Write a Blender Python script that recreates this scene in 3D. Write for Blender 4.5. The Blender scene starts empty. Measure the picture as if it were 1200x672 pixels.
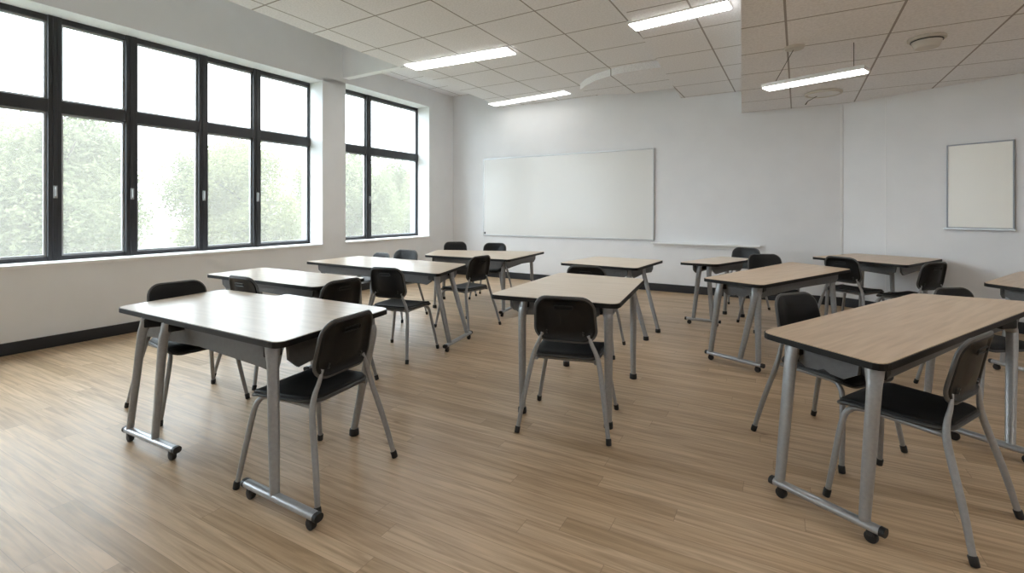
import bpy, bmesh, math, random
from mathutils import Vector, Matrix
random.seed(7)
sc = bpy.context.scene
COL = sc.collection

# ------------------------------------------------------------------ survey
# The photograph is a 1200 x 672 frame, eye level at y = 247.
F, CX, HY, EYE = 565.0, 600.0, 247.0, 1.35

def at_z(px, py, z):
    """the point of the room at height z that shows at this spot of the photograph"""
    y = F * (EYE - z) / (py - HY)
    return Vector(((px - CX) / F * y, y, z))

def unit(v):
    return Vector(v).normalized()

D1 = unit((335.0, F, 0))                 # along the window wall, away from the viewer
D2 = Vector((D1.y, -D1.x, 0))            # along the whiteboard wall, to the right
_p = at_z(0, 418, 0)                     # foot of the window wall at the frame edge
_k = (531 - CX) / F
_t = (_k * _p.y - _p.x) / (D1.x - _k * D1.y)
ORG = _p + D1 * _t                       # far left corner of the room
ROT = math.atan2(D2.y, D2.x)
ROOM = Matrix.Translation((ORG.x, ORG.y, 0)) @ Matrix.Rotation(ROT, 4, 'Z')
INV = ROOM.inverted()

def loc(p):
    return INV @ Vector(p)

def on_left(px, off=0.0):
    """room-local y where the sight line px crosses the plane x = off"""
    d = INV.to_3x3() @ Vector(((px - CX) / F, 1, 0))
    o = INV @ Vector((0, 0, 0))
    t = (off - o.x) / d.x
    return o.y + d.y * t, t               # local y, depth

def on_back(px):
    d = INV.to_3x3() @ Vector(((px - CX) / F, 1, 0))
    o = INV @ Vector((0, 0, 0))
    t = -o.y / d.y
    return o.x + d.x * t, t               # local x, depth

# --------------------------------------------------------------- materials
def new_mat(name):
    m = bpy.data.materials.new(name); m.use_nodes = True
    nt = m.node_tree
    return m, nt, nt.nodes['Principled BSDF']

def plain(name, rgb, rough=0.5, metal=0.0, spec=0.5):
    m, nt, b = new_mat(name)
    b.inputs['Base Color'].default_value = (*rgb, 1)
    b.inputs['Roughness'].default_value = rough
    b.inputs['Metallic'].default_value = metal
    b.inputs['Specular IOR Level'].default_value = spec
    return m

def speckle(name, c0, c1, scale, rough=0.6, metal=0.0, bump=0.0, detail=4):
    m, nt, b = new_mat(name)
    tc = nt.nodes.new('ShaderNodeTexCoord')
    nz = nt.nodes.new('ShaderNodeTexNoise')
    nz.inputs['Scale'].default_value = scale; nz.inputs['Detail'].default_value = detail
    rp = nt.nodes.new('ShaderNodeValToRGB')
    rp.color_ramp.elements[0].color = (*c0, 1); rp.color_ramp.elements[0].position = .3
    rp.color_ramp.elements[1].color = (*c1, 1); rp.color_ramp.elements[1].position = .7
    nt.links.new(tc.outputs['Object'], nz.inputs['Vector'])
    nt.links.new(nz.outputs['Fac'], rp.inputs['Fac'])
    nt.links.new(rp.outputs['Color'], b.inputs['Base Color'])
    b.inputs['Roughness'].default_value = rough; b.inputs['Metallic'].default_value = metal
    if bump:
        bp = nt.nodes.new('ShaderNodeBump'); bp.inputs['Strength'].default_value = bump
        bp.inputs['Distance'].default_value = .004
        nt.links.new(nz.outputs['Fac'], bp.inputs['Height'])
        nt.links.new(bp.outputs['Normal'], b.inputs['Normal'])
    return m

def emissive(name, rgb, strength):
    m, nt, b = new_mat(name)
    b.inputs['Base Color'].default_value = (.8, .8, .8, 1)
    b.inputs['Emission Color'].default_value = (*rgb, 1)
    b.inputs['Emission Strength'].default_value = strength
    return m

def floor_mat():
    m, nt, b = new_mat('oak_plank_floor')
    N, L = nt.nodes, nt.links
    def math_(op, a, c=None, d=None):
        n = N.new('ShaderNodeMath'); n.operation = op
        for i, v in enumerate((a, c, d)):
            if v is None: continue
            if isinstance(v, (int, float)): n.inputs[i].default_value = v
            else: L.new(v, n.inputs[i])
        return n.outputs[0]
    tc = N.new('ShaderNodeTexCoord')
    mp = N.new('ShaderNodeMapping')
    d = unit((1030, -F, 0))                       # planks run almost parallel to the whiteboard wall
    mp.inputs['Rotation'].default_value = (0, 0, ROT - math.atan2(d.y, d.x))
    L.new(tc.outputs['Object'], mp.inputs['Vector'])
    sx = N.new('ShaderNodeSeparateXYZ'); L.new(mp.outputs['Vector'], sx.inputs[0])
    W, LEN = .098, 1.5
    ry = math_('DIVIDE', sx.outputs['Y'], W)
    row = math_('FLOOR', ry)
    wn = N.new('ShaderNodeTexWhiteNoise'); wn.noise_dimensions = '1D'; L.new(row, wn.inputs['W'])
    rx = math_('ADD', math_('DIVIDE', sx.outputs['X'], LEN), math_('MULTIPLY', wn.outputs['Value'], 7.3))
    colm = math_('FLOOR', rx)
    cb = N.new('ShaderNodeCombineXYZ'); L.new(row, cb.inputs[0]); L.new(colm, cb.inputs[1])
    wn2 = N.new('ShaderNodeTexWhiteNoise'); wn2.noise_dimensions = '2D'; L.new(cb.outputs[0], wn2.inputs['Vector'])
    ramp = N.new('ShaderNodeValToRGB'); cr = ramp.color_ramp
    cr.elements[0].color = (*FLOOR_C[0], 1); cr.elements[0].position = 0
    cr.elements[1].color = (*FLOOR_C[2], 1); cr.elements[1].position = 1
    e = cr.elements.new(.25); e.color = (*FLOOR_C[1], 1)
    L.new(wn2.outputs['Value'], ramp.inputs['Fac'])
    # seams
    fy = math_('FRACT', ry); fx = math_('FRACT', rx)
    ey = math_('MINIMUM', fy, math_('SUBTRACT', 1, fy)); ex = math_('MINIMUM', fx, math_('SUBTRACT', 1, fx))
    seam = math_('MAXIMUM', math_('LESS_THAN', ey, .0012 / W), math_('LESS_THAN', ex, .0013 / LEN))
    # grain, shifted from plank to plank
    gv = N.new('ShaderNodeVectorMath'); gv.operation = 'MULTIPLY_ADD'
    L.new(wn2.outputs['Color'], gv.inputs[0]); gv.inputs[1].default_value = (9, 9, 9); L.new(mp.outputs['Vector'], gv.inputs[2])
    gm = N.new('ShaderNodeMapping'); gm.inputs['Scale'].default_value = (.9, 17, 1); L.new(gv.outputs[0], gm.inputs['Vector'])
    gr = N.new('ShaderNodeTexNoise'); gr.inputs['Scale'].default_value = 2.4; gr.inputs['Detail'].default_value = 7
    gr.inputs['Distortion'].default_value = .9; L.new(gm.outputs['Vector'], gr.inputs['Vector'])
    gramp = N.new('ShaderNodeValToRGB')
    gramp.color_ramp.elements[0].color = (.66, .63, .59, 1); gramp.color_ramp.elements[0].position = .32
    gramp.color_ramp.elements[1].color = (1.06, 1.06, 1.06, 1); gramp.color_ramp.elements[1].position = .64
    L.new(gr.outputs['Fac'], gramp.inputs['Fac'])
    def mult(a, c, f):
        x = N.new('ShaderNodeMixRGB'); x.blend_type = 'MULTIPLY'; x.inputs['Fac'].default_value = f
        L.new(a, x.inputs['Color1']); L.new(c, x.inputs['Color2']); return x.outputs['Color']
    km = N.new('ShaderNodeMapping'); km.inputs['Scale'].default_value = (.8, 2.0, 1); L.new(mp.outputs['Vector'], km.inputs['Vector'])
    kn = N.new('ShaderNodeTexVoronoi'); kn.inputs['Scale'].default_value = 1.6; L.new(km.outputs['Vector'], kn.inputs['Vector'])
    kr = N.new('ShaderNodeValToRGB')
    kr.color_ramp.elements[0].color = (.45, .38, .32, 1); kr.color_ramp.elements[0].position = .012
    kr.color_ramp.elements[1].color = (1, 1, 1, 1); kr.color_ramp.elements[1].position = .05
    L.new(kn.outputs['Distance'], kr.inputs['Fac'])
    colr = mult(mult(ramp.outputs['Color'], gramp.outputs['Color'], 1), kr.outputs['Color'], .8)
    mo = N.new('ShaderNodeMixRGB'); mo.inputs['Color2'].default_value = (.14, .09, .055, 1)
    L.new(math_('MULTIPLY', seam, .5), mo.inputs['Fac']); L.new(colr, mo.inputs['Color1'])
    L.new(mo.outputs['Color'], b.inputs['Base Color'])
    rr = N.new('ShaderNodeMapRange'); rr.inputs['To Min'].default_value = .30; rr.inputs['To Max'].default_value = .48; b.inputs['Specular IOR Level'].default_value = .34
    L.new(gr.outputs['Fac'], rr.inputs['Value']); L.new(rr.outputs['Result'], b.inputs['Roughness'])
    bp = N.new('ShaderNodeBump'); bp.inputs['Strength'].default_value = .12; bp.inputs['Distance'].default_value = .002
    L.new(gr.outputs['Fac'], bp.inputs['Height']); L.new(bp.outputs['Normal'], b.inputs['Normal'])
    return m

def wood_top(name, c0, c1, ang):
    m, nt, b = new_mat(name)
    N, L = nt.nodes, nt.links
    tc = N.new('ShaderNodeTexCoord')
    mp = N.new('ShaderNodeMapping'); mp.inputs['Rotation'].default_value = (0, 0, ang)
    mp2 = N.new('ShaderNodeMapping'); mp2.inputs['Scale'].default_value = (1.0, 14, 1)
    nz = N.new('ShaderNodeTexNoise'); nz.inputs['Scale'].default_value = 2.4
    nz.inputs['Detail'].default_value = 5; nz.inputs['Distortion'].default_value = .4
    rp = N.new('ShaderNodeValToRGB')
    rp.color_ramp.elements[0].color = (*c0, 1); rp.color_ramp.elements[0].position = .32
    rp.color_ramp.elements[1].color = (*c1, 1); rp.color_ramp.elements[1].position = .62
    L.new(tc.outputs['Object'], mp.inputs['Vector']); L.new(mp.outputs['Vector'], mp2.inputs['Vector'])
    L.new(mp2.outputs['Vector'], nz.inputs['Vector']); L.new(nz.outputs['Fac'], rp.inputs['Fac'])
    L.new(rp.outputs['Color'], b.inputs['Base Color'])
    b.inputs['Roughness'].default_value = .28
    b.inputs['Specular IOR Level'].default_value = .22
    return m

def ceiling_mat(x_line, y_line, tile):
    """mineral tiles in a lay-in grid; object axes follow the room's walls"""
    m, nt, b = new_mat('mineral_ceiling_tile')
    N, L = nt.nodes, nt.links
    tc = N.new('ShaderNodeTexCoord'); sx = N.new('ShaderNodeSeparateXYZ')
    L.new(tc.outputs['Object'], sx.inputs[0])
    def line(out, ref):
        a = N.new('ShaderNodeMath'); a.operation = 'SUBTRACT'; a.inputs[1].default_value = ref
        d = N.new('ShaderNodeMath'); d.operation = 'PINGPONG'; d.inputs[1].default_value = tile / 2
        c = N.new('ShaderNodeMath'); c.operation = 'LESS_THAN'; c.inputs[1].default_value = .0085
        L.new(out, a.inputs[0]); L.new(a.outputs[0], d.inputs[0]); L.new(d.outputs[0], c.inputs[0])
        return c.outputs[0]
    u = line(sx.outputs['X'], x_line); v = line(sx.outputs['Y'], y_line)
    mx = N.new('ShaderNodeMath'); mx.operation = 'MAXIMUM'
    L.new(u, mx.inputs[0]); L.new(v, mx.inputs[1])
    nz = N.new('ShaderNodeTexNoise'); nz.inputs['Scale'].default_value = 55; nz.inputs['Detail'].default_value = 3
    rp = N.new('ShaderNodeValToRGB')
    rp.color_ramp.elements[0].color = (*CEIL_C[0], 1); rp.color_ramp.elements[0].position = .36
    rp.color_ramp.elements[1].color = (*CEIL_C[1], 1); rp.color_ramp.elements[1].position = .6
    L.new(tc.outputs['Object'], nz.inputs['Vector']); L.new(nz.outputs['Fac'], rp.inputs['Fac'])
    mix = N.new('ShaderNodeMixRGB'); mix.inputs['Color2'].default_value = (.36, .34, .33, 1)
    L.new(mx.outputs[0], mix.inputs['Fac']); L.new(rp.outputs['Color'], mix.inputs['Color1'])
    L.new(mix.outputs['Color'], b.inputs['Base Color'])
    b.inputs['Roughness'].default_value = .9
    bp = N.new('ShaderNodeBump'); bp.inputs['Strength'].default_value = .25; bp.inputs['Distance'].default_value = .003
    L.new(nz.outputs['Fac'], bp.inputs['Height']); L.new(bp.outputs['Normal'], b.inputs['Normal'])
    return m

def glass_mat():
    m = bpy.data.materials.new('window_glass'); m.use_nodes = True
    nt = m.node_tree; nt.nodes.clear()
    o = nt.nodes.new('ShaderNodeOutputMaterial'); t = nt.nodes.new('ShaderNodeBsdfTransparent')
    g = nt.nodes.new('ShaderNodeBsdfGlossy'); g.inputs['Roughness'].default_value = .03
    x = nt.nodes.new('ShaderNodeMixShader'); x.inputs['Fac'].default_value = .05
    t.inputs['Color'].default_value = (.97, .99, .98, 1)
    nt.links.new(t.outputs[0], x.inputs[1]); nt.links.new(g.outputs[0], x.inputs[2])
    v = nt.nodes.new('ShaderNodeBsdfTranslucent'); v.inputs['Color'].default_value = (1, .97, .88, 1)
    y = nt.nodes.new('ShaderNodeMixShader'); y.inputs['Fac'].default_value = .078      # bright haze mixed into the glass, washes out the trees
    nt.links.new(x.outputs[0], y.inputs[1]); nt.links.new(v.outputs[0], y.inputs[2])
    nt.links.new(y.outputs[0], o.inputs['Surface'])
    return m

def leaf_mat(name, c0, c1):
    m = bpy.data.materials.new(name); m.use_nodes = True
    nt = m.node_tree; N, L = nt.nodes, nt.links; N.clear()
    o = N.new('ShaderNodeOutputMaterial')
    d = N.new('ShaderNodeBsdfDiffuse'); t = N.new('ShaderNodeBsdfTranslucent'); x = N.new('ShaderNodeMixShader')
    x.inputs['Fac'].default_value = .45
    tc = N.new('ShaderNodeTexCoord'); nz = N.new('ShaderNodeTexNoise'); nz.inputs['Scale'].default_value = 1.6
    rp = N.new('ShaderNodeValToRGB')
    rp.color_ramp.elements[0].color = (*c0, 1); rp.color_ramp.elements[0].position = .35
    rp.color_ramp.elements[1].color = (*c1, 1); rp.color_ramp.elements[1].position = .65
    L.new(tc.outputs['Object'], nz.inputs['Vector']); L.new(nz.outputs['Fac'], rp.inputs['Fac'])
    L.new(rp.outputs['Color'], d.inputs['Color']); L.new(rp.outputs['Color'], t.inputs['Color'])
    L.new(d.outputs[0], x.inputs[1]); L.new(t.outputs[0], x.inputs[2]); L.new(x.outputs[0], o.inputs['Surface'])
    return m

FLOOR_C = [(.43, .305, .185), (.52, .375, .24), (.58, .43, .285)]
CEIL_C = [(.79, .79, .81), (.88, .88, .90)]
TILE = .755

M = {}
M['wall'] = speckle('matt_white_wall_paint', (.80, .81, .83), (.83, .84, .86), 3.0, .75)
M['reveal'] = speckle('satin_white_paint', (.84, .845, .86), (.87, .875, .89), 4.0, .5)
M['base'] = plain('black_vinyl_baseboard', (.022, .023, .027), .45)
M['frame'] = plain('anthracite_window_metal', (.028, .029, .034), .38)
M['gasket'] = plain('silver_glazing_bead', (.50, .51, .53), .35, .7)
M['handle'] = plain('brushed_steel', (.36, .36, .36), .35, .8)
M['glass'] = glass_mat()
M['floor'] = floor_mat()
M['plastic'] = speckle('black_shell_plastic', (.0055, .0055, .006), (.008, .008, .0085), 90, .42)
M['plastic'].node_tree.nodes['Principled BSDF'].inputs['Specular IOR Level'].default_value = .3
M['seat'] = speckle('black_seat_vinyl', (.005, .005, .0055), (.008, .008, .0085), 160, .55, bump=.1)
M['seat'].node_tree.nodes['Principled BSDF'].inputs['Specular IOR Level'].default_value = .28
M['rim'] = plain('charcoal_rim_plastic', (.045, .045, .045), .42, 0, .35)
M['rim_grey'] = plain('grey_rim_plastic', (.085, .085, .085), .42, 0, .35)
M['steel'] = speckle('grey_powder_coated_steel', (.29, .293, .298), (.335, .338, .343), 60, .34, .35)
M['bar'] = speckle('silver_lacquered_steel', (.36, .37, .39), (.42, .43, .45), 60, .28, .5)
M['panel'] = speckle('grey_modesty_panel', (.10, .10, .102), (.12, .12, .122), 40, .45)
M['rubber'] = plain('black_rubber', (.010, .010, .011), .5)
M['edge'] = plain('black_table_edge', (.009, .0085, .008), .5, 0, .25)
M['bracket'] = plain('black_bracket_metal', (.007, .007, .0075), .5, 0, .3)
M['wood_pale'] = wood_top('pale_maple_laminate', (.47, .375, .28), (.56, .455, .35), .5)
M['wood_warm'] = wood_top('warm_oak_laminate', (.53, .38, .245), (.645, .485, .335), -.6)
M['wood_mid'] = wood_top('beige_oak_laminate', (.68, .565, .445), (.77, .66, .54), .45)
M['board'] = plain('enamel_whiteboard', (.80, .80, .78), .22)
M['board_cream'] = plain('cream_whiteboard', (.88, .86, .80), .3)
M['alu'] = plain('brushed_aluminium', (.52, .53, .54), .35, .6)
M['alu_dark'] = plain('grey_aluminium', (.27, .28, .30), .4, .4)
M['trim'] = plain('white_gloss_trim', (.86, .87, .88), .35)
M['lamp'] = emissive('lit_lamp_diffuser', (1.0, .985, .95), 6.0)
M['lamp_soft'] = emissive('lit_thin_lamp_diffuser', (1.0, .985, .95), 1.6)
M['lamp_body'] = plain('white_lamp_body', (.8, .8, .8), .4)
M['detector'] = plain('ivory_plastic', (.62, .59, .54), .45)
M['dark_slot'] = plain('dark_slot', (.05, .048, .045), .6)
M['grass'] = speckle('lawn_grass', (.09, .105, .065), (.13, .14, .09), 5, .9)
M['bark'] = speckle('tree_bark', (.05, .042, .035), (.09, .08, .065), 14, .9, bump=.5)
M['leaf_a'] = leaf_mat('sage_green_leaves', (.12, .140, .078), (.21, .228, .13))
M['leaf_b'] = leaf_mat('yellow_green_leaves', (.155, .172, .085), (.24, .252, .13))

# ---------------------------------------------------------------- builders
def link(name, bm, mat, parent=None, smooth=False, mats=None, angle=40):
    me = bpy.data.meshes.new(name)
    bmesh.ops.recalc_face_normals(bm, faces=bm.faces[:])
    bm.to_mesh(me); bm.free()
    for mm in (mats or [mat]):
        me.materials.append(mm)
    if smooth:
        for p in me.polygons: p.use_smooth = True
        me.set_sharp_from_angle(angle=math.radians(angle))
    o = bpy.data.objects.new(name, me); COL.objects.link(o)
    if parent: o.parent = parent
    return o

def thing(name, label, cat, pos=(0, 0, 0), rz=0.0, group=None):
    o = bpy.data.objects.new(name, None); COL.objects.link(o)
    o.empty_display_size = .1
    o.location = pos; o.rotation_euler = (0, 0, rz)
    o['label'] = label; o['category'] = cat
    if group: o['group'] = group
    return o

def tag(o, label, cat, group=None):
    o['label'] = label; o['category'] = cat
    if group: o['group'] = group
    return o

def struct(name, bm, mat, parent=None, room=True, smooth=False):
    o = link(name, bm, mat, parent, smooth)
    if room and not parent: o.matrix_world = ROOM
    if not parent: o['kind'] = 'structure'
    return o

def box(bm, lo, hi, bevel=0.0, seg=2, mtx=None):
    lo, hi = Vector(lo), Vector(hi)
    r = bmesh.ops.create_cube(bm, size=1)
    vs = r['verts']
    for v in vs:
        v.co = Vector((lo[i] + (v.co[i] + .5) * (hi[i] - lo[i]) for i in range(3)))
    if bevel:
        es = list({e for v in vs for e in v.link_edges})
        rr = bmesh.ops.bevel(bm, geom=es, offset=bevel, segments=seg, affect='EDGES', profile=.5)
        vs = list({v for v in rr['verts']} | {v for v in vs if v.is_valid})
    if mtx is not None:
        bmesh.ops.transform(bm, matrix=mtx, verts=vs)
    return vs

def prism(bm, pts, z0, z1):
    """vertical prism over a polygon"""
    a = [bm.verts.new((p[0], p[1], z0)) for p in pts]
    b = [bm.verts.new((p[0], p[1], z1)) for p in pts]
    n = len(pts)
    bm.faces.new(a[::-1]); bm.faces.new(b)
    for i in range(n):
        bm.faces.new((a[i], a[(i + 1) % n], b[(i + 1) % n], b[i]))

def smooth_path(pts, n=6):
    """Catmull-Rom through pts; each pt = (Vector, radius_a, radius_b)"""
    out = []
    P = [pts[0]] + list(pts) + [pts[-1]]
    for i in range(1, len(P) - 2):
        for k in range(n):
            t = k / n
            row = []
            for c in range(len(P[0])):
                p0, p1, p2, p3 = P[i - 1][c], P[i][c], P[i + 1][c], P[i + 2][c]
                row.append(.5 * ((2 * p1) + (p2 - p0) * t + (2 * p0 - 5 * p1 + 4 * p2 - p3) * t * t
                                 + (3 * p1 - p0 - 3 * p2 + p3) * t ** 3))
            out.append(tuple(row))
    out.append(pts[-1])
    return out

def sweep(bm, path, ref=(1, 0, 0), seg=12, power=2.0, cap=True, closed=False):
    """tube along path of (point, ra, rb); ra lies along ref"""
    rings = []
    n = len(path)
    for i, (p, ra, rb) in enumerate(path):
        if closed:
            t = (path[(i + 1) % n][0] - path[i - 1][0]).normalized()
        else:
            t = (path[min(i + 1, n - 1)][0] - path[max(i - 1, 0)][0]).normalized()
        u = Vector(ref); u = u - t * u.dot(t)
        if u.length < 1e-4: u = t.orthogonal()
        u.normalize(); v = t.cross(u)
        ring = []
        for k in range(seg):
            a = 2 * math.pi * k / seg
            c, s = math.cos(a), math.sin(a)
            c2 = math.copysign(abs(c) ** (2 / power), c); s2 = math.copysign(abs(s) ** (2 / power), s)
            ring.append(bm.verts.new(p + u * (ra * c2) + v * (rb * s2)))
        rings.append(ring)
    m = n if closed else n - 1
    for i in range(m):
        a, b = rings[i], rings[(i + 1) % n]
        for k in range(seg):
            bm.faces.new((a[k], a[(k + 1) % seg], b[(k + 1) % seg], b[k]))
    if cap and not closed:
        bm.faces.new(rings[0][::-1]); bm.faces.new(rings[-1])

def disc(bm, center, axis, r, h, seg=20, r2=None, bevel=0.0):
    """short cylinder centred on center along axis"""
    q = Vector((0, 0, 1)).rotation_difference(Vector(axis).normalized()).to_matrix().to_4x4()
    r_ = bmesh.ops.create_cone(bm, cap_ends=True, segments=seg, radius1=r, radius2=r if r2 is None else r2, depth=h)
    vs = r_['verts']
    if bevel:
        es = [e for e in {e for v in vs for e in v.link_edges} if all(len(f.verts) != 4 for f in e.link_faces) or
              any(len(f.verts) > 4 for f in e.link_faces)]
        rr = bmesh.ops.bevel(bm, geom=es, offset=bevel, segments=2, affect='EDGES', profile=.5)
        vs = list(set(rr['verts']) | {v for v in vs if v.is_valid})
    bmesh.ops.transform(bm, matrix=Matrix.Translation(center) @ q, verts=vs)

def round_poly(pts, r, n=5):
    out = []
    m = len(pts)
    for i in range(m):
        p = Vector(pts[i][:2]); a = Vector(pts[i - 1][:2]); b = Vector(pts[(i + 1) % m][:2])
        da, db = (a - p), (b - p)
        rr = min(r, da.length * .4, db.length * .4)
        p1 = p + da.normalized() * rr; p2 = p + db.normalized() * rr
        for k in range(n + 1):
            t = k / n
            out.append((1 - t) ** 2 * p1 + 2 * t * (1 - t) * p + t * t * p2)
    return out

def inset_poly(pts, d):
    c = sum((Vector(p[:2]) for p in pts), Vector((0, 0))) / len(pts)
    out = []
    m = len(pts)
    for i in range(m):
        p = Vector(pts[i][:2]); a = Vector(pts[i - 1][:2]); b = Vector(pts[(i + 1) % m][:2])
        n1 = (p - a).normalized(); n1 = Vector((-n1.y, n1.x))
        if n1.dot(c - p) < 0: n1 = -n1
        n2 = (b - p).normalized(); n2 = Vector((-n2.y, n2.x))
        if n2.dot(c - p) < 0: n2 = -n2
        k = d / max(.35, (1 + n1.dot(n2)))
        out.append(p + (n1 + n2) * k)
    return out

# ------------------------------------------------------------- room shell
Z1 = 3.42; Z2 = 3.20; Z3 = 2.86; Z0 = 3.78; ZH = 4.45
T = .5                                    # outer wall thickness
YR = -10.9                                # rear wall
SILL, HEAD = .81, 3.37
REC = .30                                 # windows sit this far behind the wall face

y378, _ = on_left(378); y405, _ = on_left(405); y503, _ = on_left(503)
x988, d988 = on_back(988)
corner_r = ROOM @ Vector((x988, 0, 0))
dr = unit((343, -560, 0))
end_r = corner_r + dr * 5.2
L_end = loc(end_r)
XR = L_end.x

# floor
bm = bmesh.new()
prism(bm, [(-T, T), (x988 + .3, T), (XR + .6, L_end.y + .4), (XR + .6, YR - .3), (-T, YR - .3)], -.12, 0)
fl = struct('floor', bm, M['floor'])
# window wall, pieces of one wall
bm = bmesh.new()
box(bm, (-T, YR, -.1), (0, T, SILL))
box(bm, (-T, YR, HEAD), (0, y405, ZH))
box(bm, (-T, y405, HEAD + .06), (0, T, ZH))
box(bm, (-T, y378, SILL), (0, y405, HEAD + .06))
box(bm, (-T, y503, SILL), (0, T, HEAD + .06))
box(bm, (-T, YR, SILL), (0, YR + .55, HEAD))
struct('wall_left', bm, M['wall'])
bm = bmesh.new(); box(bm, (0.0, 0, -.1), (x988 + .25, .3, ZH)); struct('wall_back', bm, M['wall'])
lc = loc(corner_r); ld = (loc(end_r) - lc).normalized(); ln = Vector((-ld.y, ld.x, 0))
if ln.y < 0: ln = -ln
bm = bmesh.new(); prism(bm, [lc, loc(end_r), loc(end_r) + ln * .3, lc + ln * .3], -.1, ZH); struct('wall_right', bm, M['wall'])
bm = bmesh.new(); box(bm, (XR, YR, -.1), (XR + .3, L_end.y, ZH)); struct('wall_side', bm, M['wall'])
bm = bmesh.new(); box(bm, (-T, YR - .3, -.1), (XR + .3, YR, ZH)); struct('wall_rear', bm, M['wall'])

# ceilings: four levels stepping down to the right, edges parallel to the window wall
def step_x(px, py, z):
    return loc(at_z(px, py, z)).x
def edge(p, q, z):
    """room-local edge line of a ceiling level, from the rear wall to the back wall"""
    a, b_ = loc(at_z(*p, z)), loc(at_z(*q, z))
    k = (b_.x - a.x) / (b_.y - a.y)
    return a.x + k * (YR - a.y), a.x + k * (0 - a.y)
ea = edge((268, 1), (580, 122), Z1); eb = edge((725, 0), (798, 115), Z2); ec = edge((868, 2), (869, 134), Z3)
xa = ea[1]
x_line = (step_x(563, 28, Z1) + step_x(667, 97, Z1)) / 2
y_line = loc(at_z(563, 28, Z1)).y
M['ceil'] = ceiling_mat(x_line, y_line, TILE)
bay, _ = on_left(403); bay -= .02        # the beam's near face
bm = bmesh.new(); box(bm, (-T, YR - .3, ZH), (XR + .6, T, ZH + .2)); struct('roof_slab', bm, M['wall'])
bm = bmesh.new(); prism(bm, [(ea[0], YR), (eb[0] + .1, YR), (eb[1] + .1, 0), (ea[1], 0)], Z1, ZH); struct('ceiling', bm, M['ceil'])
bm = bmesh.new(); box(bm, (0, bay + .12, Z0), (ea[1] + .9, 0, ZH - .02)); struct('ceiling_bay', bm, M['ceil'])
bm = bmesh.new(); prism(bm, [(eb[0], YR), (ec[0] + .1, YR), (ec[1] + .1, 0), (eb[1], 0)], Z2, Z1 + .3); struct('ceiling_middle', bm, M['ceil'])
bm = bmesh.new()
prism(bm, [(ec[0], YR), (XR, YR), (XR, L_end.y), (x988, 0), (ec[1], 0)], Z3, Z2 + .4)
struct('ceiling_right', bm, M['ceil'])
# plaster beam running out from the pier between the windows
bm = bmesh.new(); box(bm, (0, bay, 3.50), (ea[1] + .9, bay + .12, ZH - .01)); struct('ceiling_beam', bm, M['reveal'])

# baseboards
bm = bmesh.new(); box(bm, (0, YR, 0), (.022, 0, .115), .004); struct('baseboard_left', bm, M['base'])
bm = bmesh.new(); box(bm, (.022, -.022, 0), (x988 - .005, 0, .125), .004); struct('baseboard_back', bm, M['base'])
bm = bmesh.new(); prism(bm, [lc + ld * .02, loc(end_r) - ld * .03, loc(end_r) - ld * .03 - ln * .022, lc + ld * .02 - ln * .022], 0, .125)
struct('baseboard_right', bm, M['base'])
# corner trim and panel joint
bm = bmesh.new(); box(bm, (x988 - .034, -.012, .125), (x988 - .008, 0, Z3)); struct('trim_1', bm, M['trim'])
d = (loc((0, 0, 0)) * 0)
def on_right(px):
    k = (px - CX) / F
    u = (k * corner_r.y - corner_r.x) / (dr.x - k * dr.y)
    return u, (corner_r + dr * u).y
u, _y = on_right(1037)
bm = bmesh.new(); p = lc + ld * u
prism(bm, [p, p + ld * .012, p + ld * .012 - ln * .003, p - ln * .003], .125, Z3); struct('trim_2', bm, M['trim'])

# window sills
bm = bmesh.new(); box(bm, (-REC, YR + .55, SILL - .01), (.025, y378, SILL + .022), .006); struct('trim_3', bm, M['reveal'])
bm = bmesh.new(); box(bm, (-REC, y405, SILL + .0), (.025, y503, SILL + .032), .006); struct('trim_4', bm, M['reveal'])

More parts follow.
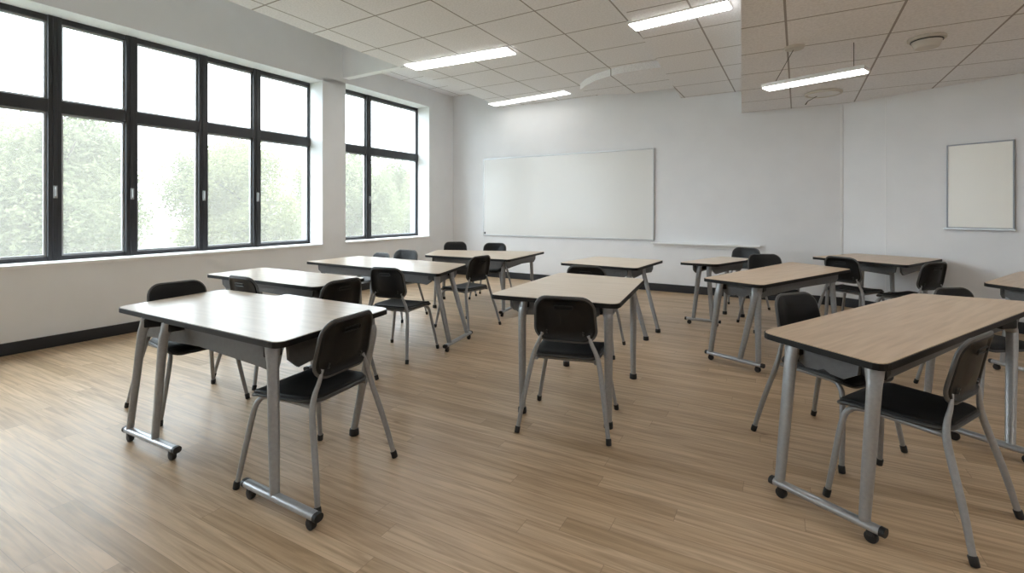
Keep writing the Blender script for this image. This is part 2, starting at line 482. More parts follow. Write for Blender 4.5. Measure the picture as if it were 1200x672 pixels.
# ---------------------------------------------------------------- windows
def window(name, y0, y1, cuts, z0, z1, tr, handles):
    """frame in the plane x = -REC .. -REC-.07; cuts = mullion centres, tr = transom height"""
    X0, X1 = -REC - .075, -REC
    root = thing(name, '', '', (0, 0, 0)); del root['label']; del root['category']
    root.matrix_world = ROOM; root['kind'] = 'structure'
    fb = bmesh.new()
    w = .075
    box(fb, (X0, y0, z0), (X1, y1, z0 + w), .006); box(fb, (X0, y0, z1 - w), (X1, y1, z1), .006)
    box(fb, (X0, y0, z0), (X1, y0 + w, z1), .006); box(fb, (X0, y1 - w, z0), (X1, y1, z1), .006)
    for c in cuts:
        box(fb, (X0, c - .055, z0), (X1 + .012, c + .055, z1), .006)
        box(fb, (X1, c - .018, z0 + .03), (X1 + .02, c + .018, z1 - .03), .004)
    box(fb, (X0, y0, tr - .065), (X1 + .008, y1, tr + .065), .006)
    link('window_frame', fb, M['frame'], root)
    edges = [y0 + w - .055] + list(cuts) + [y1 - w + .055]
    for i in range(len(edges) - 1):
        a, b = edges[i] + .055, edges[i + 1] - .055
        for (c, d_) in ((z0 + w, tr - .065), (tr + .065, z1 - w)):
            sb = bmesh.new()
            xs0, xs1 = X0 + .012, X0 + .045
            for lo, hi in (((xs0, a, c), (xs1, a + .022, d_)), ((xs0, b - .022, c), (xs1, b, d_)),
                           ((xs0, a + .022, c), (xs1, b - .022, c + .02)), ((xs0, a + .022, d_ - .02), (xs1, b - .022, d_))):
                box(sb, lo, hi)
            link('glazing_bead', sb, M['gasket'], root)
            gb = bmesh.new(); box(gb, (X0 + .022, a + .015, c + .012), (X0 + .030, b - .015, d_ - .012))
            link('window_pane', gb, M['glass'], root)
    for c in handles:
        hb = bmesh.new()
        box(hb, (X1 + .018, c - .016, 1.48), (X1 + .034, c + .016, 1.61), .004)
        sweep(hb, [(Vector((X1 + .045, c, 1.50)), .008, .008), (Vector((X1 + .047, c, 1.60)), .008, .008)], seg=8)
        box(hb, (X1 + .03, c - .007, 1.578), (X1 + .046, c + .007, 1.592))
        link('window_handle', hb, M['handle'], root)
    return root

def on_win(px): return on_left(px, -REC)[0]
m1 = [on_win(p) for p in (64, 154, 238, 301)]
gap = m1[1] - m1[0]
more = [m1[0] - gap * k for k in (1, 2)]
_, dw = on_left(64, -REC)
tr1 = EYE + (HY - 124.5) / F * dw
window('window_1', YR + .5, y378 + .06, more[::-1] + m1, SILL - .01, HEAD + .02, tr1, [m1[0], m1[1], m1[2], m1[3]])
m2 = on_win(432)
_, dw2 = on_left(432, -REC)
window('window_2', y405 - .05, y503 + .05, [m2], SILL + .0, HEAD + .08, EYE + (HY - 177) / F * dw2, [m2])

# ------------------------------------------------------- wall boards, ledge
def board(name, label, px0, px1, z0, z1, wall, mat, f=.022, fmat='alu'):
    if wall == 'back':
        x0, _ = on_back(px0); x1, _ = on_back(px1)
        mtx = ROOM @ Matrix.Translation((x0, 0, 0)); wdt = x1 - x0
    else:
        u0, _ = on_right(px0); u1, _ = on_right(px1)
        p0 = corner_r + dr * u0
        mtx = Matrix.Translation((p0.x, p0.y, 0)) @ Matrix.Rotation(math.atan2(dr.y, dr.x), 4, 'Z'); wdt = u1 - u0
    root = thing(name, label, 'whiteboard')
    root.matrix_world = mtx @ Matrix.Translation((0, 0, z0)); h = z1 - z0
    b = bmesh.new(); box(b, (.012, -.022, .012), (wdt - .012, -.003, h - .012)); link('writing_surface', b, mat, root)
    b = bmesh.new()
    box(b, (0, -.03, 0), (f, 0, h), .003); box(b, (wdt - f, -.03, 0), (wdt, 0, h), .003)
    box(b, (f, -.03, 0), (wdt - f, 0, f), .003); box(b, (f, -.03, h - f), (wdt - f, 0, h), .003)
    link('frame', b, M[fmat], root)
    return root, wdt, h

zb = lambda px, py: EYE + (HY - py) / F * on_back(px)[1]
wb, W_, H_ = board('whiteboard', 'wide white wall board between the window corner and the thin wall ledge', 567, 767,
                   (zb(567, 277) + zb(767, 281)) / 2, (zb(567, 188) + zb(767, 172)) / 2, 'back', M['board'])
b = bmesh.new(); box(b, (.03, -.033, .03), (.06, -.022, .075), .004); link('board_clip', b, M['rim'], wb)
zr = lambda px, py: EYE + (HY - py) / F * on_right(px)[1]
nb, W2_, H2_ = board('notice_board', 'small cream upright wall board in a thin grey frame on the right wall', 1110, 1190,
                     (zr(1110, 267) + zr(1190, 270)) / 2, (zr(1110, 171) + zr(1190, 163)) / 2, 'right', M['board_cream'], .015, 'alu_dark')
b = bmesh.new(); box(b, (-.015, -.055, -.012), (W2_ + .015, 0, .006), .003); link('tray', b, M['alu'], nb)
x0, _ = on_back(764); x1, _ = on_back(891)
zl = (zb(764, 285) + zb(891, 289)) / 2
b = bmesh.new()
box(b, (x0, -.10, zl - .012), (x1, 0, zl + .012), .005); box(b, (x0 + .02, -.012, zl - .06), (x1 - .02, 0, zl - .01), .003)
o = link('wall_ledge', b, M['trim']); o.matrix_world = ROOM
tag(o, 'long thin white marker ledge on the back wall right of the whiteboard', 'ledge')

# ---------------------------------------------------------- ceiling lights
def ceiling_light(label, quad, z, hang=0.0, louver=False, mat='lamp'):
    """quad: four photograph points of the luminous face (near-left, near-right, far-right, far-left)"""
    P = [at_z(x, y, z - hang) for x, y in quad]
    c = sum(P, Vector()) / 4
    ax = ((P[1] + P[2]) - (P[0] + P[3])) / 2
    rz = math.atan2(ax.y, ax.x); length = ax.length
    side = Vector((-math.sin(rz), math.cos(rz), 0))
    wid = abs(((P[3] + P[2]) / 2 - (P[0] + P[1]) / 2).dot(side))
    wid = max(.10, min(wid, .34))
    root = thing('ceiling_light', label, 'light', (c.x, c.y, z - hang), rz, 'strip lights on the ceiling')
    l2, w2 = length / 2, wid / 2
    t = .026 if hang else .03
    b = bmesh.new(); box(b, (-l2, -w2, -.012), (l2, w2, t if hang else .02), .005); link('housing', b, M['lamp_body'], root)
    b = bmesh.new(); box(b, (-l2 + .012, -w2 + .012, -.022), (l2 - .012, w2 - .012, -.011), .003)
    link('diffuser', b, M[mat], root)
    if louver:
        b = bmesh.new(); n = 26
        for i in range(1, n):
            x = -l2 + length * i / n
            box(b, (x - .003, -w2 + .012, -.032), (x + .003, w2 - .012, -.021))
        link('louver', b, M['lamp_body'], root)
    return root, l2, w2

ceiling_light('lit strip light nearest the windows, flush in the highest tiled ceiling', [(488, 82), (602, 62), (597, 54), (473, 74)], Z1)
ceiling_light('lit thin strip light close above the whiteboard wall', [(577, 124.5), (667, 109), (664, 105.5), (575, 120)], Z1, mat='lamp_soft')
ceiling_light('lit louvred strip light cut off by the top of the picture', [(743, 35.5), (862, 7), (850, 0), (737, 26)], Z2, louver=True)
pl, l2, w2 = ceiling_light('lit strip light hung on a wire from the lowest ceiling', [(895, 105.5), (1010, 85.5), (1023, 76), (897, 101)], Z3, hang=.26)
rose_w = at_z(931, 55, Z3)
rl = pl.matrix_basis.inverted() @ rose_w
b = bmesh.new(); disc(b, (rl.x, rl.y, .26 - .011), (0, 0, 1), .075, .022, 24, r2=.085); link('ceiling_rose', b, M['detector'], pl, True)
b = bmesh.new(); sweep(b, [(Vector((rl.x, rl.y, .25)), .003, .003), (Vector((-l2 + .10, 0, .035)), .003, .003)], seg=6)
link('wire', b, M['rim'], pl, True)
b = bmesh.new(); sweep(b, [(Vector((l2 - .10, 0, .262)), .003, .003), (Vector((l2 - .10, 0, .035)), .003, .003)], seg=6)
link('wire', b, M['rim'], pl, True)

# extra strips out of view, added to brighten the right side of the room
def added_strip(x, y, z, label):
    p = ROOM @ Vector((x, y, z))
    root = thing('ceiling_light', label, 'light', p, ROT, 'strip lights on the ceiling')
    b = bmesh.new(); box(b, (-.75, -.15, -.012), (.75, .15, .02), .005); link('housing', b, M['lamp_body'], root)
    b = bmesh.new(); box(b, (-.738, -.138, -.022), (.738, .138, -.011), .003); link('diffuser', b, M['lamp'], root)
for x, y in ((6.9, -8.6), (9.2, -5.2), (9.2, -7.6)):
    added_strip(x, y, Z3, 'added fill strip on the low ceiling beyond the frame, brightening the right side')

# round devices on the low ceiling
p = at_z(1086, 44, Z3)
sd = thing('smoke_detector', 'round ivory smoke detector on the lowest ceiling above the small board', 'smoke detector', p)
b = bmesh.new(); disc(b, (0, 0, -.012), (0, 0, 1), .135, .024, 32, bevel=.006); link('base', b, M['detector'], sd, True)
b = bmesh.new(); disc(b, (0, 0, -.058), (0, 0, 1), .085, .068, 32, r2=.112, bevel=.006); link('sensor_cover', b, M['detector'], sd, True)
b = bmesh.new(); disc(b, (0, 0, -.032), (0, 0, 1), .1145, .008, 32); link('vent_slot', b, M['dark_slot'], sd, True)
p = at_z(965, 108, Z3)
vt = thing('ceiling_vent', 'round shallow ceiling vent with a short pull cord near the corner', 'vent', p)
b = bmesh.new()
sweep(b, [(Vector((.19 * math.cos(a), .19 * math.sin(a), -.018)), .018, .018) for a in [2 * math.pi * k / 36 for k in range(36)]],
      ref=(0, 0, 1), seg=8, closed=True)
link('rim', b, M['detector'], vt, True)
b = bmesh.new(); disc(b, (0, 0, -.013), (0, 0, 1), .18, .026, 36); link('valve_disc', b, M['lamp_body'], vt, True)
b = bmesh.new()
sweep(b, [(Vector((-.02, .10, -.03)), .004, .004), (Vector((-.05, .24, -.06)), .004, .004), (Vector((-.06, .28, -.10)), .008, .008)], seg=6)
link('pull_cord', b, M['dark_slot'], vt, True)

# curved dropped panel under the main ceiling
arc_px = [(680, 98), (686, 93), (697, 87), (715, 81), (730, 77), (745, 74.5), (762, 72), (779, 70.5)]
pts = [at_z(x, y, Z1) for x, y in arc_px]
pts = [Vector((q.x, q.y, 0)) for q in pts]
far = [Vector((2.62, 7.75, 0)), Vector((1.9, 8.15, 0)), Vector((1.35, 8.2, 0))]
b = bmesh.new(); prism(b, [loc(q) for q in pts + far], Z1 - .10, Z1 + .05)
o = struct('ceiling_curved_panel', b, M['ceil'])

# ------------------------------------------------------------------ tables
def bracket_box(bm, p, ang, z):
    box(bm, (-.055, -.04, z - .055), (.055, .04, z), .008, 2, Matrix.Translation((p.x, p.y, 0)) @ Matrix.Rotation(ang, 4, 'Z'))

def table(label, poly_px, h, legs, bars=(), wood='wood_mid', auto=(), auto_bars=(), aprons=None, brace=None, corner_r=.07, deep=1.0):
    """poly_px: outline of the top in order; legs: ((top px), (foot px)) pairs; auto: corner indices with a leg set in from the corner"""
    W = [at_z(x, y, h) for x, y in poly_px]
    c = sum(W, Vector()) / len(W); c.z = 0
    P = [Vector((q.x - c.x, q.y - c.y)) for q in W]
    root = thing('classroom_table', label, 'table', c, 0, 'two-person classroom tables')
    outl = round_poly(P, corner_r)
    b = bmesh.new(); prism(b, inset_poly(outl, .006), h - .012, h); link('tabletop', b, M[wood], root)
    b = bmesh.new(); prism(b, outl, h - .030, h - .003); e = link('edge_band', b, M['edge'], root)
    # keep only the four main corners for legs and aprons
    ins = inset_poly(P, .10)
    zt = h - .030
    n = len(P)
    for i in (range(n) if aprons is None else aprons):
        a, q = ins[i], ins[(i + 1) % n]
        d_ = (q - a); ln_ = d_.length
        if ln_ < .25: continue
        ang = math.atan2(d_.y, d_.x)
        b = bmesh.new()
        prof = [(.03, 0), (.04, -.07), (.10, -.106), (.16, -.102), (ln_ / 2, -.088), (ln_ - .16, -.102), (ln_ - .10, -.106), (ln_ - .04, -.07), (ln_ - .03, 0)]
        f0 = [b.verts.new((x, -.009, zt + z * deep)) for x, z in prof]
        f1 = [b.verts.new((x, .009, zt + z * deep)) for x, z in prof]
        b.faces.new(f0); b.faces.new(f1[::-1])
        for k in range(len(prof)):
            b.faces.new((f0[k], f1[k], f1[(k + 1) % len(prof)], f0[(k + 1) % len(prof)]))
        bmesh.ops.transform(b, matrix=Matrix.Translation((a.x, a.y, 0)) @ Matrix.Rotation(ang, 4, 'Z'), verts=b.verts[:])
        link('apron_panel', b, M['panel'], root)
    bar_pts = []
    feet = []
    for (A, B) in bars:
        a = at_z(*A, 0) - c; q = at_z(*B, 0) - c
        bar_pts.append((Vector((a.x, a.y)), Vector((q.x, q.y))))
    ins2 = inset_poly(P, .15)
    specs = []
    for (tp, fp) in legs:
        f_ = at_z(*fp, 0) - c
        if tp is None: t_ = f_.copy()
        else: t_ = at_z(*tp, zt) - c
        specs.append((Vector((t_.x, t_.y)), Vector((f_.x, f_.y))))
    for i in auto:
        t_ = ins2[i]; f_ = ins[i] * .95
        specs.append((t_, f_))
    for (i, j) in auto_bars:
        a, q = ins[i] * .95, ins[j] * .95
        d_ = (q - a).normalized()
        bar_pts.append((a - d_ * .08, q + d_ * .08))
    for (t_, f_) in specs:
        onbar = False
        for (a, q) in bar_pts:
            d_ = q - a; k = max(0, min(1, (f_ - a).dot(d_) / d_.length_squared))
            if (a + d_ * k - f_).length < .09:
                f_ = a + d_ * max(.06, min(.94, k)); onbar = True
        inward = (-t_).normalized() if t_.length > .01 else Vector((1, 0))
        z0 = .062 if onbar else .035
        ref = Vector((-inward.y, inward.x, 0))
        top = Vector((t_.x + inward.x * .025, t_.y + inward.y * .025, zt - .004))
        kn = Vector((t_.x, t_.y, zt - .11)); ft = Vector((f_.x, f_.y, z0))
        mid = kn.lerp(ft, .5)
        path = smooth_path([(top, .038, .029), (top.lerp(kn, .5), .031, .026), (kn, .027, .023), (mid, .025, .020), (ft, .021, .018)], 4)
        b = bmesh.new(); sweep(b, path, ref, 14, 2.6); leg = link('leg', b, M['steel'], root, True)
        if not onbar:
            b = bmesh.new(); disc(b, (f_.x, f_.y, .021), (0, 0, 1), .029, .042, 16, r2=.027, bevel=.006); link('foot_cap', b, M['rubber'], leg, True)
        b = bmesh.new(); bracket_box(b, Vector((t_.x + inward.x * .07, t_.y + inward.y * .07)), math.atan2(inward.y, inward.x), zt)
        link('bracket', b, M['bracket'], root)
    for (a, q) in bar_pts:
        d_ = (q - a).normalized(); d3 = Vector((d_.x, d_.y, 0)); s3 = Vector((-d_.y, d_.x, 0))
        b = bmesh.new()
        A = Vector((a.x, a.y, .064)); B = Vector((q.x, q.y, .064))
        sweep(b, [(A, .022, .017), (B, .022, .017)], s3, 16, 2.4)
        bar = link('foot_bar', b, M['bar'], root, True)
        for p3, sgn in ((A, -1), (B, 1)):
            b = bmesh.new(); sweep(b, [(p3 - d3 * .004 * sgn, .0235, .0185), (p3 + d3 * .016 * sgn, .0225, .0175)], s3, 16, 2.4)
            link('end_cap', b, M['rubber'], bar, True)
            b = bmesh.new(); w = p3 - d3 * .035 * sgn
            disc(b, (w.x, w.y, .024), s3, .024, .026, 18, bevel=.005)
            box(b, (-.014, -.016, .030), (.014, .016, .052), .004, 2, Matrix.Translation((w.x, w.y, 0)) @ Matrix.Rotation(math.atan2(d_.y, d_.x), 4, 'Z'))
            link('caster', b, M['rubber'], bar, True)
    if brace:
        p = at_z(*brace, 0) - c
        b = bmesh.new()
        d_ = D2
        path = []
        for k in range(11):
            t = -1 + k / 5
            path.append((Vector((p.x, p.y, .36 - .13 * t * t)) + d_ * (t * .17), .02, .016))
        sweep(b, path, (D1.x, D1.y, 0), 10); link('brace', b, M['bar'], root, True)
    return root

table('pale table in the left foreground, nearest the windows, on two short castered foot bars',
      [(135, 360), (262, 339), (325, 347), (335, 344.5), (458, 361.5), (325, 403)], .74,
      [((166, 373), (158, 508)), ((191, 378.5), (197, 524)), ((320, 406), (327, 596)), ((436, 371), (415, 510))],
      [((149, 516), (206, 541)), ((289, 582), (371, 624))], 'wood_pale', aprons=(4, 5, 0, 1, 3), deep=1.45)
table('pale table second from the front along the window wall, behind the foreground table',
      [(240, 321.5), (309, 313.5), (430, 325.5), (369, 337)], .74, [], [], 'wood_pale', auto=(0, 1, 2, 3), auto_bars=((2, 3), (0, 1)))
table('long pale table third along the window wall, in front of the wall pier',
      [(357, 306.5), (422, 300), (548, 309.5), (514, 321.3)], .74,
      [((513, 323), (526, 411)), ((530, 317), (548, 399))], [((522, 414), (551, 397))], 'wood_pale', auto=(0, 1), auto_bars=((0, 1),))
table('pale table farthest back, under the left end of the whiteboard',
      [(497, 299), (512, 293), (639, 295), (596, 304.5)], .74, [], [], 'wood_pale', auto=(0, 1, 2, 3), auto_bars=((2, 3),))
table('pale table alone in the middle of the floor on four plain capped legs',
      [(572, 345), (656, 319.5), (756, 327), (725, 357)], .79,
      [(None, (612, 484)), (None, (713, 502)), (None, (742, 444))], [], 'wood_mid', auto=(1,))
table('small beige table behind the middle one, under the right end of the whiteboard',
      [(655, 308), (699, 300.5), (778, 305), (746, 314.5)], .74,
      [((755, 312), (771, 390)), ((738, 315.5), (757, 399))], [], 'wood_mid', auto=(0, 1))
table('small beige table against the back wall below the thin wall ledge',
      [(795, 307.5), (845, 300.5), (885, 303.5), (840, 310)], .74, [], [], 'wood_mid', auto=(0, 1, 2, 3), auto_bars=((0, 3),))
table('long beige table right of the centre, between the front right table and the wall ledge',
      [(822, 326), (927, 307), (999, 315.5), (893, 334.5)], .74,
      [((842, 331.5), (831, 421)), ((888, 335.5), (890, 437)), ((884, 335.5), (867, 431))], [((829, 421), (893, 438))], 'wood_warm', auto=(1, 2))
table('beige table in the far right corner of the room with an arched leg brace',
      [(950, 301), (1002, 297), (1106, 303.5), (1063, 311)], .77, [((1045, 306), (1047, 378))], [], 'wood_warm', auto=(0, 1, 2), brace=(1047, 378))
table('large warm oak table in the right foreground with a silver foot bar',
      [(890, 388.5), (1071, 343.5), (1228, 355), (1036, 429)], .74,
      [((926, 402), (912, 575)), ((1024, 430), (1010, 634)), ((1186, 373), (1188, 535))],
      [((907, 579), (1033, 642)), ((1110, 513), (1216, 548))], 'wood_warm', auto=(1,), aprons=(3, 0, 1, 2))
table('beige table cut off by the right edge of the picture',
      [(1151, 331.5), (1195, 318), (1300, 323), (1252, 345)], .74, [], [], 'wood_warm', auto=(0, 1, 2, 3), auto_bars=((0, 3),))

# ------------------------------------------------------------------ chairs
def rounded_rect(w, h, r, n=6):
    pts = []
    for (cx, cy, a0) in ((w - r, h - r, 0), (-w + r, h - r, 90), (-w + r, -h + r, 180), (w - r, -h + r, 270)):
        for k in range(n + 1):
            a = math.radians(a0 + 90 * k / n)
            pts.append((cx + r * math.cos(a), cy + r * math.sin(a)))
    return pts

def make_chair():
    root = thing('classroom_chair', '', 'chair', (0, 0, 0), 0, 'classroom chairs')
    # seat: dished pad with a waterfall front
    def outline(s):
        out = []
        for (x, y) in rounded_rect(.208 * s, .212 * s, .08 * s, 8):
            wf = 1 + .06 * (y / .22)           # wider at the front
            out.append((x * wf, y + .005))
        return out
    def zc(x, y):
        q = y / .22
        return .474 - .012 * max(0, 1 - (x / .2) ** 2) * max(0, 1 - q * q) - .030 * max(0, q - .55) ** 2 / .2 + .012 * max(0, -q - .5)
    b = bmesh.new()
    top = []
    for s, dz in ((1.0, -.012), (.985, -.003), (.95, 0), (.75, 0), (.5, 0), (.25, 0)):
        top.append([b.verts.new((x, y, zc(x, y) + dz)) for x, y in outline(s)])
    bot = [[b.verts.new((x, y, zc(x, y) - .022)) for x, y in outline(s)] for s in (.985, .93)]
    n = len(top[0])
    chain = bot[::-1] + top
    for i in range(len(chain) - 1):
        for k in range(n):
            b.faces.new((chain[i][k], chain[i][(k + 1) % n], chain[i + 1][(k + 1) % n], chain[i + 1][k]))
    b.faces.new(chain[0][::-1]); b.faces.new(chain[-1])
    link('seat', b, M['seat'], root, True, angle=50)
    b = bmesh.new()
    path = [(Vector((x, y, zc(x, y) - .022)), .009, .010) for x, y in outline(1.0)]
    sweep(b, path, (0, 0, 1), 8, closed=True)
    link('seat_frame', b, M['rim'], root, True)
    # backrest shell, leaning back
    tilt = Matrix.Translation((0, -.235, .688)) @ Matrix.Rotation(math.radians(11), 4, 'X')
    def bo(s, m=0.0):
        out = []
        for (x, z) in rounded_rect((.180 - m) * s, (.138 - m) * s, (.076 - m * .6) * s, 7):
            out.append((x * (1 - .10 * (z / .138 - .3) * .5), z))
        return out
    bow = lambda x: .9 * x * x
    b = bmesh.new()
    prof = [(.20, 0, .004), (.6, 0, .006), (.93, 0, .010), (1.0, 0, .004), (1.0, 0, -.010), (.955, 0, -.015), (.90, 0, -.010), (.86, 0, -.001), (.5, 0, -.003), (.2, 0, -.004)]
    rings = []
    for s, m, dy in prof:
        rings.append([b.verts.new((x, dy + bow(x), z)) for x, z in bo(s, m)])
    n = len(rings[0])
    for i in range(len(rings) - 1):
        for k in range(n):
            b.faces.new((rings[i][k], rings[i][(k + 1) % n], rings[i + 1][(k + 1) % n], rings[i + 1][k]))
    b.faces.new(rings[0]); b.faces.new(rings[-1][::-1])
    bmesh.ops.transform(b, matrix=tilt, verts=b.verts[:])
    back = link('backrest', b, M['plastic'], root, True, angle=60)
    b = bmesh.new()
    sweep(b, [(Vector((x, bow(x) - .004, z)), .0085, .0115) for x, z in bo(1.0)], (0, 1, 0), 8, closed=True)
    bmesh.ops.transform(b, matrix=tilt, verts=b.verts[:]); link('back_frame', b, M['rim_grey'], root, True)
    b = bmesh.new()
    sl = rounded_rect(.058, .011, .0105, 5)
    sweep(b, [(Vector((x, -.006, z + .080)), .0035, .0035) for x, z in sl], (0, 1, 0), 6, closed=True)
    bmesh.ops.transform(b, matrix=tilt, verts=b.verts[:]); link('grip_slot', b, M['plastic'], back, True)
    for sx in (-1, 1):
        for dz in (-.078, -.095):
            b = bmesh.new()
            disc(b, (sx * .112, bow(.112) - .005, dz), (0, 1, 0), .006, .008, 12)
            bmesh.ops.transform(b, matrix=tilt, verts=b.verts[:]); link('rivet', b, M['rim'], back, True)
    # legs
    for sx in (-1, 1):
        V = lambda x, y, z: Vector((sx * x, y, z))
        # rear leg runs on upwards and carries the backrest
        pts = [(V(.272, -.300, .03), .0125, .0125), (V(.246, -.262, .20), .0148, .0142), (V(.212, -.208, .40), .0152, .0145),
               (V(.190, -.198, .48), .0145, .012), (V(.164, -.202, .54), .0125, .009), (V(.142, -.201, .595), .010, .006)]
        b = bmesh.new(); sweep(b, smooth_path(pts, 4), (1, 0, 0), 12)
        lg = link('leg', b, M['steel'], root, True)
        b = bmesh.new(); disc(b, V(.274, -.303, .019), (sx * .1, -.29, -1), .0165, .038, 14, r2=.0155, bevel=.004); link('foot_cap', b, M['rubber'], lg, True)
        pts = [(V(.266, .215, .03), .0120, .0120), (V(.238, .200, .18), .0138, .0138), (V(.204, .180, .36), .0138, .0138), (V(.190, .155, .415), .0132, .0132),
               (V(.176, .105, .432), .013, .013), (V(.172, -.05, .430), .012, .012), (V(.184, -.190, .430), .012, .012)]
        b = bmesh.new(); sweep(b, smooth_path(pts, 5), (1, 0, 0), 12)
        lg = link('leg', b, M['steel'], root, True)
        b = bmesh.new(); disc(b, V(.2685, .2175, .019), (sx * .09, .17, -1), .0165, .038, 14, r2=.0155, bevel=.004); link('foot_cap', b, M['rubber'], lg, True)
    b = bmesh.new(); sweep(b, [(Vector((-.172, .06, .432)), .010, .010), (Vector((.172, .06, .432)), .010, .010)], (0, 0, 1), 8)
    sweep(b, [(Vector((-.182, -.16, .430)), .010, .010), (Vector((.182, -.16, .430)), .010, .010)], (0, 0, 1), 8)
    link('cross_tube', b, M['steel'], root, True)
    return root

def copy_tree(o, parent=None):
    c = o.copy(); COL.objects.link(c)
    if parent: c.parent = parent
    for ch in [q for q in bpy.data.objects if q.parent == o]:
        copy_tree(ch, c)
    return c

chairs = [  # x, y, facing, scale, label
    (-1.03, 2.50, (-.92, .39), 1.0, 'black chair nearest the viewer on the left, at the right end of the foreground table'),
    (-2.23, 3.36, (.83, -.56), 1.0, 'black chair nearest the window wall, pushed in at the left foreground table'),
    (-1.48, 3.76, (-.86, .5), 1.0, 'black chair at the right end of the second window-side table, only its slanted back showing'),
    (-2.02, 4.02, (.5, .86), 1.0, 'black chair squeezed between the two front window-side tables, back just under the tabletop edge'),
    (-1.06, 4.62, (.38, .92), 1.0, 'black chair in front of the long third window-side table, its back toward the viewer'),
    (-.55, 5.66, (-.8, .6), 1.0, 'black chair at the right end of the long third window-side table'),
    (-1.48, 6.10, (-.4, -.92), 1.0, 'black chair behind the long third window-side table, its round back above the top'),
    (-1.98, 6.74, (-.51, -.86), .89, 'low black chair behind the long window-side table, only a sliver of its back showing'),
    (-.88, 7.74, (.25, -.97), 1.0, 'left of the two black chairs behind the farthest table under the whiteboard'),
    (-.33, 7.46, (-.25, -.97), 1.0, 'right of the two black chairs behind the farthest table under the whiteboard'),
    (.385, 3.14, (.3, .95), 1.0, 'black chair pushed in at the front of the middle table, grip slot facing us'),
    (.79, 4.75, (.4, .9), 1.0, 'black chair between the middle table and the small beige table behind it'),
    (3.08, 6.54, (-.74, -.67), 1.0, 'black chair against the back wall at the small table below the wall ledge'),
    (2.96, 5.48, (-.12, -.99), 1.0, 'black chair behind the long beige table right of centre'),
    (1.855, 2.785, (.4, -.92), 1.0, 'black chair on the far side of the right foreground table, back above its left edge'),
    (1.83, 2.23, (-.517, .856), 1.0, 'black chair nearest the viewer on the right, drawn out from the warm oak table'),
    (3.43, 3.52, (.1, -.99), .9, 'low black chair at the far end of the right foreground table'),
    (3.90, 5.50, (.90, .42), 1.0, 'black chair at the left end of the far right corner table'),
    (4.18, 5.07, (-.3, .95), 1.0, 'black chair at the right front of the far right corner table'),
]
proto = make_chair()
for i, (x, y, f, s, lab) in enumerate(chairs):
    o = proto if i == 0 else copy_tree(proto)
    o.location = (x, y, 0); o.rotation_euler = (0, 0, math.atan2(f[1], f[0]) - math.pi / 2)
    o.scale = (s, s, s); o['label'] = lab

# ----------------------------------------------------------------- outside
bm = bmesh.new(); box(bm, (-60, -45, -.55), (-T, 45, -.35)); struct('ground', bm, M['grass'])

def leaf_mesh(name, n, seed, mat, h, w):
    rnd = random.Random(seed)
    vs, fs = [], []
    lobes = []
    for k in range(30):
        a = rnd.uniform(0, 2 * math.pi); q = rnd.uniform(0, 1)
        zz = h * (.06 + .84 * rnd.random())
        rr = w * (1.05 - .75 * abs(zz / h - .35)) * math.sqrt(q) * .75
        lobes.append((Vector((rr * math.cos(a), rr * math.sin(a), zz)), w * rnd.uniform(.32, .50)))
    for k in range(n):
        c, r = rnd.choice(lobes)
        d_ = Vector((rnd.gauss(0, 1), rnd.gauss(0, 1), rnd.gauss(0, 1))).normalized()
        p = c + d_ * (r * rnd.uniform(.55, 1.08))
        u_ = Vector((rnd.gauss(0, 1), rnd.gauss(0, 1), rnd.gauss(0, .7))).normalized()
        v_ = u_.orthogonal().normalized()
        v_ = (v_ * math.cos(rnd.random() * 6.28) + u_.cross(v_) * math.sin(rnd.random() * 6.28)).normalized()
        s = rnd.uniform(.045, .085)
        i0 = len(vs)
        bend = u_.cross(v_) * (s * .25)
        vs += [p - u_ * s, p - v_ * s * .5 + bend, p + u_ * s, p + v_ * s * .5 + bend]
        fs.append((i0, i0 + 1, i0 + 2, i0 + 3))
    me = bpy.data.meshes.new(name); me.from_pydata([tuple(v) for v in vs], [], fs); me.materials.append(mat)
    return me

def make_tree(mat, seed, h, w):
    root = thing('tree', '', 'tree', (0, 0, 0), 0, 'trees outside the windows')
    b = bmesh.new()
    sweep(b, smooth_path([(Vector((0, 0, 0)), .16, .16), (Vector((.05, .02, 1.2)), .12, .12), (Vector((-.04, .05, 2.6)), .09, .09),
                          (Vector((.03, 0, h * .75)), .04, .04)], 4), (1, 0, 0), 10)
    for k in range(5):
        a = k * 1.3 + seed
        st = Vector((0, .03, 1.2 + .4 * k))
        sweep(b, [(st, .05, .05), (st + Vector((math.cos(a) * w * .6, math.sin(a) * w * .6, .9)), .018, .018)], (0, 0, 1), 7)
    link('trunk', b, M['bark'], root, True)
    me = leaf_mesh('foliage', 30000, seed, mat, h, w)
    o = bpy.data.objects.new('foliage', me); COL.objects.link(o); o.parent = root
    return root

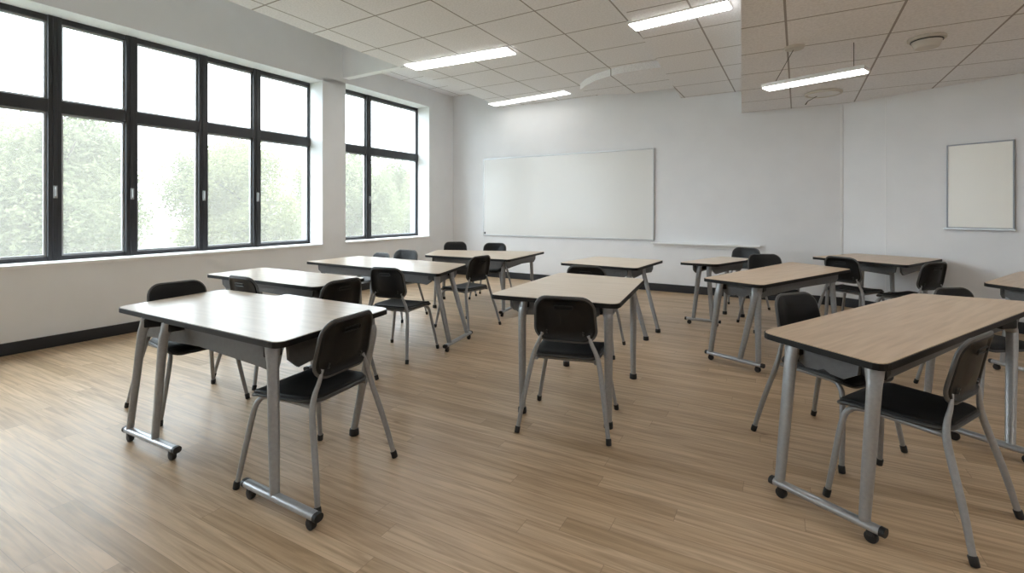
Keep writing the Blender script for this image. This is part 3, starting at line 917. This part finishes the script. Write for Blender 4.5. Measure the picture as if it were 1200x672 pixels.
ta = make_tree(M['leaf_a'], 3, 3.9, 1.95); tb = make_tree(M['leaf_b'], 11, 3.75, 2.0)
ta['label'] = tb['label'] = 'x'
spots = [  # local x (outside is negative), local y, scale, kind
    (-9.0, -8.4, .97, 1), (-9.3, -3.8, 1.0, 0), (-8.9, .8, .96, 1), (-9.4, 5.4, 1.0, 0), (-9.0, 10.0, .98, 1), (-9.3, 14.7, 1.0, 0),
    (-9.2, 19.4, 1.0, 1), (-15.0, -7.0, 1.12, 0), (-15.2, -2.0, 1.1, 1), (-14.9, 3.1, 1.12, 0), (-15.2, 8.2, 1.1, 1), (-15.0, 13.3, 1.12, 0), (-15.2, 18.6, 1.2, 1)]
names = ['leafy tree outside the leftmost pane of the big window', 'leafy tree outside the second panes of the big window',
         'leafy tree outside the third panes of the big window', 'leafy tree outside the right panes of the big window',
         'leafy tree outside the narrow window, filling its left panes', 'leafy tree outside the narrow window, filling its right panes',
         'leafy tree at the far end of the row nearest the building',
         'tree in the farther row outside, behind the leftmost pane', 'tree in the farther row outside, behind the second panes',
         'tree in the farther row outside, behind the middle panes',
         'tree in the farther row outside, behind the right panes of the big window', 'tree in the farther row outside, behind the narrow window',
         'tree at the far end of the farther row outside']
used = [False, False]
for (x, y, s, k), lab in zip(spots, names):
    src = (ta, tb)[k]
    o = src if not used[k] else copy_tree(src)
    used[k] = True
    p = ROOM @ Vector((x, y, -.35))
    o.location = p; o.rotation_euler = (0, 0, (x * 7 + y * 3) % 6.28); o.scale = (s, s, s); o['label'] = lab

# ------------------------------------------------------------------- light
w = bpy.data.worlds.new('overcast_sky'); sc.world = w; w.use_nodes = True
nt = w.node_tree
bg = nt.nodes['Background']
tc = nt.nodes.new('ShaderNodeTexCoord'); sx = nt.nodes.new('ShaderNodeSeparateXYZ'); rp = nt.nodes.new('ShaderNodeValToRGB')
rp.color_ramp.elements[0].color = (.79, .885, 1.0, 1); rp.color_ramp.elements[0].position = 0
rp.color_ramp.elements[1].color = (.85, .92, 1.0, 1); rp.color_ramp.elements[1].position = .6
nt.links.new(tc.outputs['Generated'], sx.inputs[0]); nt.links.new(sx.outputs['Z'], rp.inputs['Fac'])
nt.links.new(rp.outputs['Color'], bg.inputs['Color'])
bg.inputs['Strength'].default_value = 4.0
sl = bpy.data.lights.new('sun', 'SUN'); so = bpy.data.objects.new('sun', sl); COL.objects.link(so)
sl.energy = .8; sl.angle = .05; sl.color = (1, .96, .88)
sd_ = (-D2 * .62 - D1 * .12 + Vector((0, 0, -.72))).normalized()      # over the roof, on to the trees
so.rotation_euler = sd_.to_track_quat('-Z', 'Y').to_euler(); so.location = (0, 0, 12)

# ------------------------------------------------------------------ camera
cam = bpy.data.cameras.new('camera'); co = bpy.data.objects.new('camera', cam); COL.objects.link(co)
cam.sensor_width = 36; cam.lens = 36 * F / 1200; cam.shift_y = -(336 - HY) / 1200
cam.clip_start = .05; cam.clip_end = 200
co.location = (0, 0, EYE); co.rotation_euler = (math.pi / 2, 0, 0)
sc.camera = co

sc.view_settings.view_transform = 'Standard'; sc.view_settings.look = 'None'
sc.view_settings.gamma = 1; sc.view_settings.use_curve_mapping = False
sc.view_settings.exposure = 1.43
cy = sc.cycles
cy.max_bounces = 10; cy.diffuse_bounces = 6; cy.glossy_bounces = 4; cy.transparent_max_bounces = 12
cy.caustics_reflective = False; cy.caustics_refractive = False
cy.sample_clamp_indirect = 6
cy.use_denoising = True
